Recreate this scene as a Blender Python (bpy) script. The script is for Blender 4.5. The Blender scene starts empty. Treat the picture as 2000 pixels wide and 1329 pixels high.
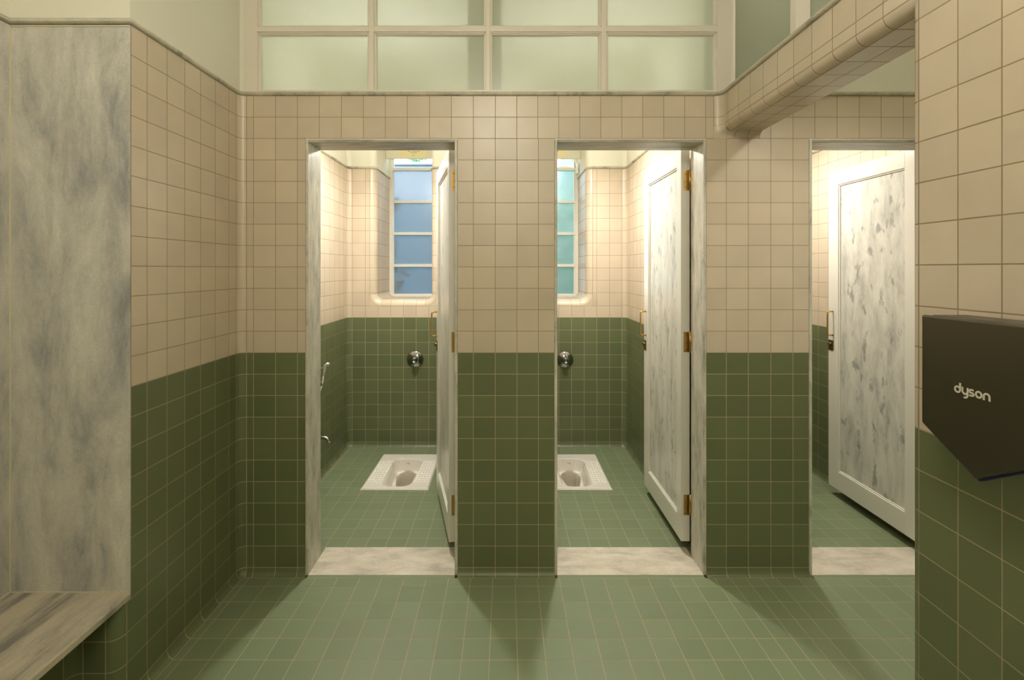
import bpy, math, random
from mathutils import Vector
random.seed(7)
PI = math.pi
C = bpy.context.scene.collection
scene = bpy.context.scene

# ------------------------------------------------------------------ materials
def lin(r, g, b):
    f = lambda c: (c/255/12.92) if c/255 <= .04045 else ((c/255+.055)/1.055)**2.4
    return (f(r), f(g), f(b), 1)

def new_mat(name):
    m = bpy.data.materials.new(name); m.use_nodes = True
    nt = m.node_tree
    return m, nt, nt.nodes['Principled BSDF']

def plain(name, col, rough=.5, metal=0, spec=.5, coat=0, bump=0, bscale=60):
    m, nt, b = new_mat(name)
    b.inputs['Base Color'].default_value = col if len(col) == 4 else (*col, 1)
    b.inputs['Roughness'].default_value = rough
    b.inputs['Metallic'].default_value = metal
    b.inputs['Specular IOR Level'].default_value = spec
    b.inputs['Coat Weight'].default_value = coat
    if bump:
        tc = nt.nodes.new('ShaderNodeTexCoord')
        n = nt.nodes.new('ShaderNodeTexNoise'); n.inputs['Scale'].default_value = bscale
        n.inputs['Detail'].default_value = 4
        nt.links.new(tc.outputs['Object'], n.inputs['Vector'])
        bp = nt.nodes.new('ShaderNodeBump'); bp.inputs['Strength'].default_value = bump
        bp.inputs['Distance'].default_value = .002
        nt.links.new(n.outputs['Fac'], bp.inputs['Height'])
        nt.links.new(bp.outputs['Normal'], b.inputs['Normal'])
    return m

def ramp(nt, stops):
    r = nt.nodes.new('ShaderNodeValToRGB')
    while len(r.color_ramp.elements) < len(stops): r.color_ramp.elements.new(.5)
    for e, (p, c) in zip(r.color_ramp.elements, stops):
        e.position = p; e.color = c if len(c) == 4 else (*c, 1)
    return r

def tile_mat(name, col, var, rough, mott=.1, coat=0.0):
    """Glazed tile: every tile (mesh island) has a slightly different tint; faint mottling."""
    m, nt, b = new_mat(name)
    g = nt.nodes.new('ShaderNodeNewGeometry')
    tc = nt.nodes.new('ShaderNodeTexCoord')
    n = nt.nodes.new('ShaderNodeTexNoise'); n.inputs['Scale'].default_value = 7
    n.inputs['Detail'].default_value = 5
    nt.links.new(tc.outputs['Object'], n.inputs['Vector'])
    mr = nt.nodes.new('ShaderNodeMapRange')
    mr.inputs['To Min'].default_value = 1-var; mr.inputs['To Max'].default_value = 1+var
    nt.links.new(g.outputs['Random Per Island'], mr.inputs['Value'])
    mr2 = nt.nodes.new('ShaderNodeMapRange')
    mr2.inputs['From Min'].default_value = .25; mr2.inputs['From Max'].default_value = .75
    mr2.inputs['To Min'].default_value = 1-mott; mr2.inputs['To Max'].default_value = 1+mott
    nt.links.new(n.outputs['Fac'], mr2.inputs['Value'])
    mu = nt.nodes.new('ShaderNodeMath'); mu.operation = 'MULTIPLY'
    nt.links.new(mr.outputs[0], mu.inputs[0]); nt.links.new(mr2.outputs[0], mu.inputs[1])
    sc = nt.nodes.new('ShaderNodeVectorMath'); sc.operation = 'SCALE'
    sc.inputs[0].default_value = col[:3]
    nt.links.new(mu.outputs[0], sc.inputs['Scale'])
    nt.links.new(sc.outputs['Vector'], b.inputs['Base Color'])
    b.inputs['Roughness'].default_value = rough
    b.inputs['Coat Weight'].default_value = coat
    b.inputs['Coat Roughness'].default_value = .12
    n2 = nt.nodes.new('ShaderNodeTexNoise'); n2.inputs['Scale'].default_value = 14
    nt.links.new(tc.outputs['Object'], n2.inputs['Vector'])
    bp = nt.nodes.new('ShaderNodeBump'); bp.inputs['Strength'].default_value = .12
    bp.inputs['Distance'].default_value = .004
    nt.links.new(n2.outputs['Fac'], bp.inputs['Height'])
    nt.links.new(bp.outputs['Normal'], b.inputs['Normal'])
    return m

def marble(name, light, mid, dark, scale, stretch, rough=.35, lo=.32, hi=.72, vein=.0, spots=0.0, spot_col=None, rot=(0, 0, 0), sstretch=None, sscale=38):
    """Veined marble: stretched layered noise, thin veins and optional grey blotches."""
    m, nt, b = new_mat(name)
    tc = nt.nodes.new('ShaderNodeTexCoord')
    mp = nt.nodes.new('ShaderNodeMapping')
    mp.inputs['Scale'].default_value = stretch; mp.inputs['Rotation'].default_value = rot
    nt.links.new(tc.outputs['Object'], mp.inputs['Vector'])
    n = nt.nodes.new('ShaderNodeTexNoise'); n.inputs['Scale'].default_value = scale
    n.inputs['Detail'].default_value = 11; n.inputs['Roughness'].default_value = .68
    n.inputs['Distortion'].default_value = .3
    nt.links.new(mp.outputs[0], n.inputs['Vector'])
    r = ramp(nt, [(lo, dark), ((lo+hi)/2, mid), (hi, light)])
    nt.links.new(n.outputs['Fac'], r.inputs['Fac'])
    out = r.outputs['Color']
    # fine crystalline grain
    gr = nt.nodes.new('ShaderNodeTexNoise'); gr.inputs['Scale'].default_value = 160; gr.inputs['Detail'].default_value = 3
    nt.links.new(tc.outputs['Object'], gr.inputs['Vector'])
    gm = nt.nodes.new('ShaderNodeMapRange'); gm.inputs['From Min'].default_value = .3; gm.inputs['From Max'].default_value = .7
    gm.inputs['To Min'].default_value = .93; gm.inputs['To Max'].default_value = 1.06
    nt.links.new(gr.outputs['Fac'], gm.inputs['Value'])
    s = nt.nodes.new('ShaderNodeVectorMath'); s.operation = 'SCALE'
    nt.links.new(out, s.inputs[0]); nt.links.new(gm.outputs[0], s.inputs['Scale'])
    out = s.outputs['Vector']
    if vein:
        v = nt.nodes.new('ShaderNodeTexNoise'); v.inputs['Scale'].default_value = scale*.7
        v.inputs['Detail'].default_value = 5; v.inputs['Distortion'].default_value = 1.2
        nt.links.new(mp.outputs[0], v.inputs['Vector'])
        a = nt.nodes.new('ShaderNodeMath'); a.operation = 'SUBTRACT'; a.inputs[1].default_value = .5
        nt.links.new(v.outputs['Fac'], a.inputs[0])
        ab = nt.nodes.new('ShaderNodeMath'); ab.operation = 'ABSOLUTE'; nt.links.new(a.outputs[0], ab.inputs[0])
        mr = nt.nodes.new('ShaderNodeMapRange'); mr.inputs['From Min'].default_value = 0
        mr.inputs['From Max'].default_value = .025; mr.inputs['To Min'].default_value = vein; mr.inputs['To Max'].default_value = 0
        nt.links.new(ab.outputs[0], mr.inputs['Value'])
        mx = nt.nodes.new('ShaderNodeMix'); mx.data_type = 'RGBA'
        nt.links.new(mr.outputs[0], mx.inputs[0]); nt.links.new(out, mx.inputs[6])
        mx.inputs[7].default_value = dark if len(dark) == 4 else (*dark, 1)
        out = mx.outputs[2]
    if spots:
        mp2 = nt.nodes.new('ShaderNodeMapping'); mp2.inputs['Scale'].default_value = sstretch or (1, 1, .36)
        mp2.inputs['Rotation'].default_value = rot
        nt.links.new(tc.outputs['Object'], mp2.inputs['Vector'])
        v = nt.nodes.new('ShaderNodeTexNoise'); v.inputs['Scale'].default_value = sscale
        v.inputs['Detail'].default_value = 6; v.inputs['Roughness'].default_value = .55
        nt.links.new(mp2.outputs[0], v.inputs['Vector'])
        mr = nt.nodes.new('ShaderNodeMapRange'); mr.inputs['From Min'].default_value = .585
        mr.inputs['From Max'].default_value = .66; mr.inputs['To Max'].default_value = spots
        nt.links.new(v.outputs['Fac'], mr.inputs['Value'])
        mx = nt.nodes.new('ShaderNodeMix'); mx.data_type = 'RGBA'
        nt.links.new(mr.outputs[0], mx.inputs[0]); nt.links.new(out, mx.inputs[6])
        mx.inputs[7].default_value = (*(spot_col or dark), 1) if len(spot_col or dark) == 3 else (spot_col or dark)
        out = mx.outputs[2]
    nt.links.new(out, b.inputs['Base Color'])
    b.inputs['Roughness'].default_value = rough
    return m

def emit(name, col, strength):
    m = bpy.data.materials.new(name); m.use_nodes = True
    nt = m.node_tree; nt.nodes.clear()
    e = nt.nodes.new('ShaderNodeEmission'); o = nt.nodes.new('ShaderNodeOutputMaterial')
    e.inputs[0].default_value = (*col, 1); e.inputs[1].default_value = strength
    nt.links.new(e.outputs[0], o.inputs[0])
    return m

def frosted(name, trans_col, diff_col, k_trans, k_rough, rough, gloss=.06, tint=(.8, .85, .88)):
    """Frosted pane: scatters light through, reflects a little, lets a blurred view through."""
    m = bpy.data.materials.new(name); m.use_nodes = True
    nt = m.node_tree; nt.nodes.clear()
    o = nt.nodes.new('ShaderNodeOutputMaterial')
    t = nt.nodes.new('ShaderNodeBsdfTranslucent'); t.inputs[0].default_value = (*trans_col, 1)
    d = nt.nodes.new('ShaderNodeBsdfDiffuse'); d.inputs[0].default_value = (*diff_col, 1)
    m1 = nt.nodes.new('ShaderNodeMixShader'); m1.inputs[0].default_value = k_trans
    nt.links.new(d.outputs[0], m1.inputs[1]); nt.links.new(t.outputs[0], m1.inputs[2])
    last = m1
    if k_rough:
        r = nt.nodes.new('ShaderNodeBsdfGlass'); r.inputs['Roughness'].default_value = rough
        r.inputs['IOR'].default_value = 1.3; r.inputs[0].default_value = (*tint, 1)
        m2 = nt.nodes.new('ShaderNodeMixShader'); m2.inputs[0].default_value = k_rough
        nt.links.new(last.outputs[0], m2.inputs[1]); nt.links.new(r.outputs[0], m2.inputs[2]); last = m2
    gl = nt.nodes.new('ShaderNodeBsdfGlossy'); gl.inputs['Roughness'].default_value = .25
    m3 = nt.nodes.new('ShaderNodeMixShader'); m3.inputs[0].default_value = gloss
    nt.links.new(last.outputs[0], m3.inputs[1]); nt.links.new(gl.outputs[0], m3.inputs[2])
    nt.links.new(m3.outputs[0], o.inputs[0])
    return m

GROUT = plain('pale_grout', (.45, .365, .24), .9, bump=.3, bscale=200)
GROUTD = plain('brown_grout', (.33, .245, .15), .9, bump=.3, bscale=200)
BEIGE = tile_mat('beige_tile', (.585, .488, .366), .05, .33, .05)
GREEN = tile_mat('green_tile', (.134, .154, .072), .09, .36, .0)
FLOORT = tile_mat('floor_green_tile', (.188, .228, .125), .055, .46, .0)
PLASTER = plain('cream_plaster', (.74, .72, .60), .8, bump=.15, bscale=30)
CEILP = plain('ceiling_paint', (.80, .78, .70), .9)
WOODW = plain('cream_paint', (.72, .655, .555), .35, coat=.15)
DOORW = plain('white_paint', (.74, .71, .64), .28, coat=.2)
NICHE = marble('niche_marble', (.68, .645, .565), (.52, .50, .44), (.27, .265, .255), 4.2, (1.7, 1.7, .55), .42, .33, .69, vein=.12)
SILLM = marble('sill_marble', (.56, .50, .39), (.44, .40, .32), (.22, .205, .18), 6.5, (2.2, .5, 1), .38, .40, .62, rot=(0, 0, .55))
JAMBM = marble('jamb_marble', (.66, .63, .53), (.54, .51, .43), (.27, .26, .22), 8, (2.4, 2.4, .75), .38, .30, .64)
LINTM = marble('lintel_marble', (.50, .46, .36), (.38, .35, .28), (.18, .17, .14), 9, (.5, 3, 3), .4, .32, .66)
THRESH = marble('threshold_marble', (.74, .68, .57), (.63, .56, .45), (.42, .38, .32), 5, (1, 2.4, 1), .35, .32, .66, vein=.15)
TRIMM = marble('trim_marble', (.52, .48, .36), (.40, .37, .28), (.12, .12, .10), 14, (.5, .5, .5), .4, .30, .58)
PANELM = marble('door_panel_marble', (.70, .68, .61), (.58, .56, .50), (.33, .33, .31), 6, (2.4, 2.4, .5), .3, .26, .60, spots=.8, spot_col=(.23, .235, .22))
PANELB = marble('blotched_panel_marble', (.70, .68, .61), (.57, .55, .49), (.32, .32, .30), 6, (2.2, 2.2, .7), .3, .28, .62, spots=.75, spot_col=(.22, .225, .21), sstretch=(1, 1, .55), sscale=15)
BRASS = plain('brass', (.62, .38, .12), .28, 1)
DARKBRASS = plain('aged_brass', (.24, .16, .07), .4, 1)
DARKCHROME = plain('dark_reflection_chrome', (.34, .35, .33), .12, 1)  # dark surroundings mirrored in the chrome, put into its base colour
CHROME = plain('chrome', (.62, .62, .60), .10, 1)
WHITEP = plain('white_plastic', (.82, .80, .74), .3)
DARKP = plain('dark_rubber', (.03, .03, .028), .4)
CERAMIC = plain('white_ceramic', (.84, .79, .71), .12, coat=.6)
NICKEL = plain('sprayed_nickel', (.105, .092, .062), .30, .75)
NICKELB = plain('dark_body', (.085, .075, .052), .35, .5)
BLUE = plain('deep_blue', (.012, .016, .11), .35)
DARKLEAF = plain('dark_leaf', (.02, .04, .03), .6)
LOGO = plain('pale_lettering', (.62, .58, .46), .5)
INK = plain('ink', (.10, .08, .03), .8)
PAPER = plain('yellow_paper', (.74, .65, .36), .6)
BOARDM = plain('board_paint', (.70, .66, .50), .5)
LEAF = plain('leaf', (.20, .42, .22), .5)
STEM = plain('plant_stem', (.15, .22, .10), .7)
ROOFG = plain('roof_green', (.24, .35, .27), .7)
STONED = plain('pane_dimming_stone', (.02, .09, .14), .9, bump=.6, bscale=12)  # stone darkened to put the dimmer lower panes into its colour
STONE = plain('grey_stone', (.26, .31, .36), .9, bump=.6, bscale=12)
FROST_T = frosted('transom_glass', (.42, .47, .345), (.42, .45, .35), .58, .26, .38, .05)
FROST_W = frosted('window_glass', (.54, .60, .65), (.5, .55, .6), .75, .72, .26, .03, (.80, .82, .84))
FROST_G = frosted('window_glass_green_light', (.50, .60, .62), (.5, .6, .58), .75, .72, .26, .03, (.76, .85, .87))  # same frosted panes, green light from outside put into the tint

# ------------------------------------------------------------------ mesh builder
class MB:
    def __init__(s): s.v = []; s.f = []; s.m = []; s.s = []
    def add(s, pts): i = len(s.v); s.v += [tuple(p) for p in pts]; return i
    def face(s, idx, mat=0, sm=False): s.f.append(tuple(idx)); s.m.append(mat); s.s.append(sm)
    def quad(s, a, b, c, d, mat=0):
        i = s.add([a, b, c, d]); s.face((i, i+1, i+2, i+3), mat)
    def box(s, lo, hi, mat=0):
        x0, y0, z0 = lo; x1, y1, z1 = hi
        i = s.add([(x0,y0,z0),(x1,y0,z0),(x1,y1,z0),(x0,y1,z0),(x0,y0,z1),(x1,y0,z1),(x1,y1,z1),(x0,y1,z1)])
        for q in ((0,3,2,1),(4,5,6,7),(0,1,5,4),(1,2,6,5),(2,3,7,6),(3,0,4,7)): s.face([i+k for k in q], mat)
    def prism(s, poly, a0, a1, fn, mat=0):
        """poly 2D (ccw), extruded between a0 and a1; fn(p, a) -> xyz"""
        n = len(poly); i = s.add([fn(p, a0) for p in poly]+[fn(p, a1) for p in poly])
        s.face(list(range(i+n-1, i-1, -1)), mat); s.face(list(range(i+n, i+2*n)), mat)
        for k in range(n): s.face((i+k, i+(k+1)%n, i+n+(k+1)%n, i+n+k), mat)
    def grid(s, rows, mat=0, sm=True, closed=False):
        """rows: list of equally long point lists"""
        n = len(rows[0]); i = s.add([p for r in rows for p in r])
        for a in range(len(rows)-1):
            for b in range(n if closed else n-1):
                c = (b+1) % n
                s.face((i+a*n+b, i+a*n+c, i+(a+1)*n+c, i+(a+1)*n+b), mat, sm)
        return i, n
    def lathe(s, prof, fn, seg=32, mat=0):
        """prof: (radius, height); fn(x, y, h) -> xyz"""
        rows = [[fn(r*math.cos(2*PI*k/seg), r*math.sin(2*PI*k/seg), h) for k in range(seg)] for r, h in prof]
        s.grid(rows, mat, True, True)
    def tube(s, path, r, seg=10, mat=0, cap=True):
        path = [Vector(p) for p in path]; rows = []; up = None
        for k, p in enumerate(path):
            t = (path[min(k+1, len(path)-1)]-path[max(k-1, 0)]).normalized()
            if up is None:
                up = Vector((0, 0, 1)) if abs(t.z) < .9 else Vector((1, 0, 0))
            a = (up-t*up.dot(t)).normalized(); up = a
            b = t.cross(a); rr = r[k] if isinstance(r, (list, tuple)) else r
            rows.append([p+a*rr*math.cos(2*PI*j/seg)+b*rr*math.sin(2*PI*j/seg) for j in range(seg)])
        i, n = s.grid(rows, mat, True, True)
        if cap:
            s.face(list(range(i+n-1, i-1, -1)), mat); e = i+(len(rows)-1)*n; s.face(list(range(e, e+n)), mat)
    def build(s, name, mats, parent=None, loc=None, rot=None, bevel=0, segs=2):
        me = bpy.data.meshes.new(name)
        me.from_pydata(s.v, [], s.f)
        for m in (mats if isinstance(mats, (list, tuple)) else [mats]): me.materials.append(m)
        me.polygons.foreach_set('material_index', s.m)
        me.polygons.foreach_set('use_smooth', s.s)
        me.update()
        o = bpy.data.objects.new(name, me); C.objects.link(o)
        if parent is not None: o.parent = parent
        if loc: o.location = loc
        if rot: o.rotation_euler = rot
        if bevel:
            b = o.modifiers.new('edge', 'BEVEL'); b.width = bevel; b.segments = segs; b.limit_method = 'ANGLE'
            b.angle_limit = .7
        return o

def tag(o, label, cat, group=None, kind=None):
    o['label'] = label; o['category'] = cat
    if group: o['group'] = group
    if kind: o['kind'] = kind
    return o
def thing(name, label, cat, loc=(0, 0, 0), rotz=0, group=None, kind=None):
    o = bpy.data.objects.new(name, None); C.objects.link(o)
    o.location = loc; o.rotation_euler = (0, 0, rotz); o.empty_display_size = .1
    return tag(o, label, cat, group, kind)
def struct(name, label, cat, mb, mats, **k):
    return tag(mb.build(name, mats, **k), label, cat, None, 'structure')
def copy_tree(o, parent=None):
    c = o.copy(); C.objects.link(c)
    if parent is not None: c.parent = parent
    for ch in list(o.children): copy_tree(ch, c)
    return c

# ------------------------------------------------------------------ tiling
# slots of every tiled wall: 0 grout, 1 beige, 2 green, 3 plaster
WM = [GROUT, BEIGE, GREEN, PLASTER, GROUTD]
GAP = .0030; LIFT = .0005
def tiles(mb, f, us, vs, mat, nu=1, nv=1, skip=None, bed=None):
    """f(u,v) -> (point, normal). One tile per cell, standing 1 mm proud of the grout bed."""
    for a in range(len(us)-1):
        for b in range(len(vs)-1):
            u0, u1, v0, v1 = us[a], us[a+1], vs[b], vs[b+1]
            if skip and skip((u0+u1)/2, (v0+v1)/2): continue
            g = [[f(u0+(u1-u0)*i/nu, v0+(v1-v0)*j/nv)[0] for i in range(nu+1)] for j in range(nv+1)]
            k = mat(((v0+v1)/2)) if callable(mat) else mat
            mb.grid(g, bed if bed is not None else (4 if k == 1 else 0), nu*nv > 1)
            # gaps are metric: find the cell's size along u and v
            lu = max((f(u1, v0)[0]-f(u0, v0)[0]).length, (f(u1, v1)[0]-f(u0, v1)[0]).length, 1e-6)
            lv = max((f(u0, v1)[0]-f(u0, v0)[0]).length, (f(u1, v1)[0]-f(u1, v0)[0]).length, 1e-6)
            du = min(GAP/2/lu, .2); dv = min(GAP/2/lv, .2)
            tilt = [random.uniform(0, .0003) for _ in range(4)]
            rows = []
            for j in range(nv+1):
                tv = dv+(1-2*dv)*j/nv; row = []
                for i in range(nu+1):
                    tu = du+(1-2*du)*i/nu
                    p, n = f(u0+(u1-u0)*tu, v0+(v1-v0)*tv)
                    e = (tilt[0]*(1-tu)+tilt[1]*tu)*(1-tv)+(tilt[2]*(1-tu)+tilt[3]*tu)*tv
                    row.append(p+n*(LIFT+e))
                rows.append(row)
            mb.grid(rows, k, nu*nv > 1)

def line(p0, p1, nrm):
    """plan line; u is metres from p0"""
    p0 = Vector((*p0, 0)); p1 = Vector((*p1, 0)); d = (p1-p0).normalized(); n = Vector((*nrm, 0))
    return lambda u: (p0+d*u, n)
def arc(c, r, a0, a1, inward):
    c = Vector((*c, 0))
    def f(u):
        a = a0+(a1-a0)*u; d = Vector((math.cos(a), math.sin(a), 0))
        return c+d*r, (-d if inward else d)
    return f
def upright(path):
    def f(u, v):
        p, n = path(u); return Vector((p.x, p.y, v)), n
    return f
CRY, CRZ = .024, .038
def cove(path):
    """coved skirting tile between floor and wall: v 0..1 from floor to wall"""
    def f(u, v):
        p, n = path(u); t = v*PI/2
        q = p+n*CRY*(1-math.sin(t)); q.z = CRZ*(1-math.cos(t))
        nn = (n*math.sin(t)+Vector((0, 0, 1))*math.cos(t)).normalized()
        return q, nn
    return f
def steps(a, b, n): return [a+(b-a)*i/n for i in range(n+1)]
GT = 1.096                                    # top of the green tiles
ZG = steps(CRZ, GT, 10); ZB = steps(GT, 2.361, 12); ZALL = ZG+ZB[1:]
TOP = 2.361
def colour(z): return 2 if z < GT else 1
def zcut(a, b): return [z for z in ZALL if a-1e-4 <= z <= b+1e-4]

def wall(mb, path, us, z0=None, z1=TOP, base=True, nu=1):
    zs = zcut(CRZ if z0 is None else z0, z1)
    if z0 is not None and abs(zs[0]-z0) > 1e-3: zs = [z0]+zs
    if abs(zs[-1]-z1) > 1e-3: zs = zs+[z1]
    tiles(mb, upright(path), us, zs, colour, nu)
    if base and z0 is None: tiles(mb, cove(path), us, [0, 1], 2, nu, 5)

def ulist(xs, flip=None):
    return [abs(x-xs[0]) for x in xs]
def wall_x(mb, y, xs, ny, **k):               # a run facing along y
    wall(mb, line((xs[0], y), (xs[-1], y), (0, ny)), ulist(xs), **k)
def wall_y(mb, x, ys, nx, **k):
    wall(mb, line((x, ys[0]), (x, ys[-1]), (nx, 0)), ulist(ys), **k)
def regular(a, b, p=.1075, first=None):
    """break lines from a to b at pitch p, starting with a part tile 'first' wide"""
    s = 1 if b > a else -1; xs = [a]; x = a+s*(first if first else p)
    while (b-x)*s > .012: xs.append(x); x += s*p
    return xs+[b]

D = 2.407; DB = 2.567; YB = 4.156; CEIL = 3.06
XL, XR = -1.309, 1.063
SL1, SR1 = -1.345, -.20
SL2, SR2 = -.02, 1.025
SL3, SR3 = 1.20, 2.276
DOORS = [(-.9855, -.238), (.2394, .9855), (1.492, 2.238)]
HEAD = 2.1446
RC = .033; RS = .040

# --- partition wall with the three doorways
mb = MB()
wall(mb, arc((XL+RC, D-RC), RC, PI, PI/2, True), [0, 1], nu=6)
xs_head = [-1.276, -1.242]+[-1.242+.1082*k for k in range(1, 12)]
xs_right = [.0537+.1033*k for k in range(0, 10)]+[XR-RS]
head = xs_head+xs_right
def clip(xs, a, b): return [a]+[x for x in xs if a+.008 < x < b-.008]+[b]
wall_x(mb, D, clip(head, -1.276, DOORS[0][0]), -1, z1=ZB[10])
pier1 = [DOORS[0][1], -.160, -.052, .0545, .160, DOORS[1][0]]
wall_x(mb, D, pier1, -1, z1=ZB[10])
pier2 = [DOORS[1][1], 1.085, 1.193, 1.304, 1.413, DOORS[2][0]]
wall_x(mb, D, pier2, -1, z1=ZB[10])
wall_x(mb, D, [2.238, 2.346, 2.454, 2.6], -1, z1=ZB[10])
hz = ZB[10]
def rows_x(y, xs, z0, z1, ny=-1):
    tiles(mb, upright(line((xs[0], y), (xs[-1], y), (0, ny))), ulist(xs), [z for z in ZB if z0-1e-3 < z < z1+1e-3], 1)
rows_x(D, clip(head, -1.276, XR-RS), hz, TOP)
headr = [1.25, 1.304, 1.413, 1.521, 1.630, 1.739, 1.847, 1.956, 2.064, 2.172, 2.281, 2.389, 2.497, 2.6]
rows_x(D, headr, hz, TOP)
# body of the wall
segs = [(-1.345, DOORS[0][0]), (DOORS[0][1], DOORS[1][0]), (DOORS[1][1], DOORS[2][0]), (DOORS[2][1], 2.6)]
for a, b in segs: mb.box((a, D+.001, -.02), (b, DB-.001, HEAD), 0)
mb.box((-1.345, D+.001, HEAD), (2.6, DB-.001, 2.375), 3)
# plaster above the right-hand part, and above the transom
mb.box((1.135, D+.004, 2.375), (2.6, DB, CEIL), 3)
mb.box((-1.345, D+.004, 3.03), (1.135, DB, CEIL), 3)
mb.box((-1.345, D+.004, 2.375), (-1.288, DB, 3.03), 3)
# stall side of the partition
for a, b in ((SL1+RS, DOORS[0][0]), (DOORS[0][1], SR1), (SL2, DOORS[1][0]), (SL3, DOORS[2][0])):
    wall_x(mb, DB, regular(a, b), 1, z1=ZB[10])
struct('wall_back', 'tiled partition wall, beige over dark green, with three narrow stall doorways', 'wall', mb, WM)

# --- left wall
mb = MB()
ys_up = [2.374, 2.3095, 2.2017, 2.096, 1.9925, 1.888, 1.783, 1.706]
ys_lo = [2.374, 2.3095, 2.2017, 2.096, 1.9925, 1.888, 1.783, 1.688]
zl = ZG[3]
wall_y(mb, XL, ys_up, 1, z0=zl)
wall_y(mb, XL, ys_lo, 1, z1=zl)
RBN = .040
wall(mb, arc((XL-RBN, 1.688), RBN, 0, -PI/2, False), [0, 1], z1=zl, nu=8)
wall_x(mb, 1.648, [XL-RBN, -1.425], -1, z1=zl)
wall(mb, arc((-1.425, 1.648-.035), .035, PI/2, PI, True), [0, 1], z1=zl, nu=6)
wall_y(mb, -1.460, regular(1.613, -1.2, .1055), 1, z1=zl)
# core and plaster
mb.box((XL-.16, 1.725, zl), (XL-.001, DB, 2.375), 0)
mb.box((-1.76, -1.3, -.02), (-1.465, 1.74, .356), 0); mb.box((-1.9, -1.3, .3), (-1.749, 1.76, CEIL), 3); mb.box((-1.9, 1.725, .3), (XL-.004, 1.76, CEIL), 3); mb.box((-1.47, 1.70, -.02), (XL-.002, DB, .36), 0)
mb.quad((XL-.003, D+.01, 2.372), (XL-.003, 1.706, 2.372), (XL-.003, 1.706, CEIL), (XL-.003, D+.01, CEIL), 3)
mb.quad((XL-.003, 1.706, 2.372), (-1.729, 1.706, 2.372), (-1.729, 1.706, CEIL), (XL-.003, 1.706, CEIL), 3)
mb.quad((-1.729, 1.706, 2.372), (-1.729, -1.25, 2.372), (-1.729, -1.25, CEIL), (-1.729, 1.706, CEIL), 3)
struct('wall_left', 'left side wall tiled beige over dark green beside the marble recess', 'wall', mb, WM)

# --- marble lined recess in the left wall
t = thing('wall_niche', 'grey marble lined recess with ledge at left edge of the room', 'marble recess', (XL, 1.703, .38), kind='structure')
def local(mbx, name, mat, par, label=None, bevel=0):
    o = mbx.build(name, mat, bevel=bevel)
    o.parent = par; o.matrix_parent_inverse = par.matrix_basis.inverted()
    if label: o['label'] = label
    return o
m = MB(); m.box((-1.724, 1.703, .379), (XL-.0006, 1.724, 2.359)); local(m, 'side_slab', NICHE, t, 'upright grey marble slab facing the room', .002)
m = MB(); m.box((-1.748, -1.2, .379), (-1.7265, 1.7235, 2.359)); local(m, 'back_slab', NICHE, t, bevel=.002)
m = MB(); m.box((-1.7285, 1.6995, .379), (-1.7225, 1.704, 2.355)); m.box((-1.725, 1.7005, .380), (XL-.004, 1.704, .3835)); m.box((-1.7275, -1.2, .380), (-1.7235, 1.70, .3835)); m.box((-1.725, 1.701, 2.352), (XL-.004, 1.704, 2.356))
local(m, 'joint', plain('joint_filler', (.62, .56, .40), .8), t, 'pale filler along the slab joints')
m = MB(); m.box((-1.748, -1.2, .357), (XL+.004, 1.7035, .381)); local(m, 'ledge', SILLM, t, 'streaked grey marble ledge', .004)

# --- right-hand wall stub and beam
mb = MB()
YE = 1.258
ys_r = [YE, 1.149, 1.047, .945, .843, .741, .64, .54, .43, .32, .21, .1, 0, -.11, -.22, -1.2]
wall_y(mb, XR, ys_r, -1)
wall(mb, arc((XR+RC, YE), RC, PI, PI/2, False), [0, 1], nu=8)
wall_x(mb, YE+RC, [XR+RC, 1.16, XR+.19-RC], 1)
wall(mb, arc((XR+.19-RC, YE), RC, PI/2, 0, False), [0, 1], nu=8)
wall_y(mb, XR+.19, regular(YE, -1.2), 1)
mb.box((XR+.001, -1.2, -.02), (XR+.189, YE-.001, 2.375), 0)
struct('wall_right', 'near right wall tiled beige over green, where the hand dryer hangs', 'wall', mb, WM)

BX0, BX1, BZ, BR = XR, 1.250, 2.183, .034
mb = MB()
by = [2.374]+[2.340-.107*k for k in range(0, 10)]+[YE]
def beam_face(u, v):                           # u: -y, v: profile length
    y = by[0]-u
    if v <= 0: return Vector((BX0, y, BZ+BR-v)), Vector((-1, 0, 0))
    if v <= 1:
        a = v*PI/2
        return Vector((BX0+BR-BR*math.cos(a), y, BZ+BR-BR*math.sin(a))), Vector((-math.cos(a), 0, -math.sin(a)))
    return Vector((BX0+BR+(v-1), y, BZ)), Vector((0, 0, -1))
bu = ulist(by)
tiles(mb, beam_face, bu, [-(TOP-BZ-BR), -.040, -1e-9], 1)
tiles(mb, beam_face, bu, [0, 1], 1, 1, 8)
tiles(mb, beam_face, bu, [1+1e-9, 1.080, 1+BX1-BX0-BR], 1)
tiles(mb, lambda u, v: (Vector((BX1, by[0]-u, v)), Vector((1, 0, 0))), bu, [BZ, BZ+.09, TOP], 1)
mb.box((BX0+.001, YE-.03, BZ+.001), (BX1-.001, D, 2.375), 0) if False else None
# concave junction with the partition (face and underside)
tiles(mb, upright(arc((XR-RS, D-RS), RS, PI/2, 0, True)), [0, 1], [BZ+BR-.004, 2.2535, TOP], 1, 6)
def under(u, v):                               # coved tile between underside and partition
    a = v*PI/2
    return Vector((u, D-RC+RC*math.sin(a), BZ-RC+RC*math.cos(a))), Vector((0, -math.sin(a), -math.cos(a)))
tiles(mb, under, [XR+.02, 1.125, 1.188, BX1], [0, 1], 1, 1, 6)
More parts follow.
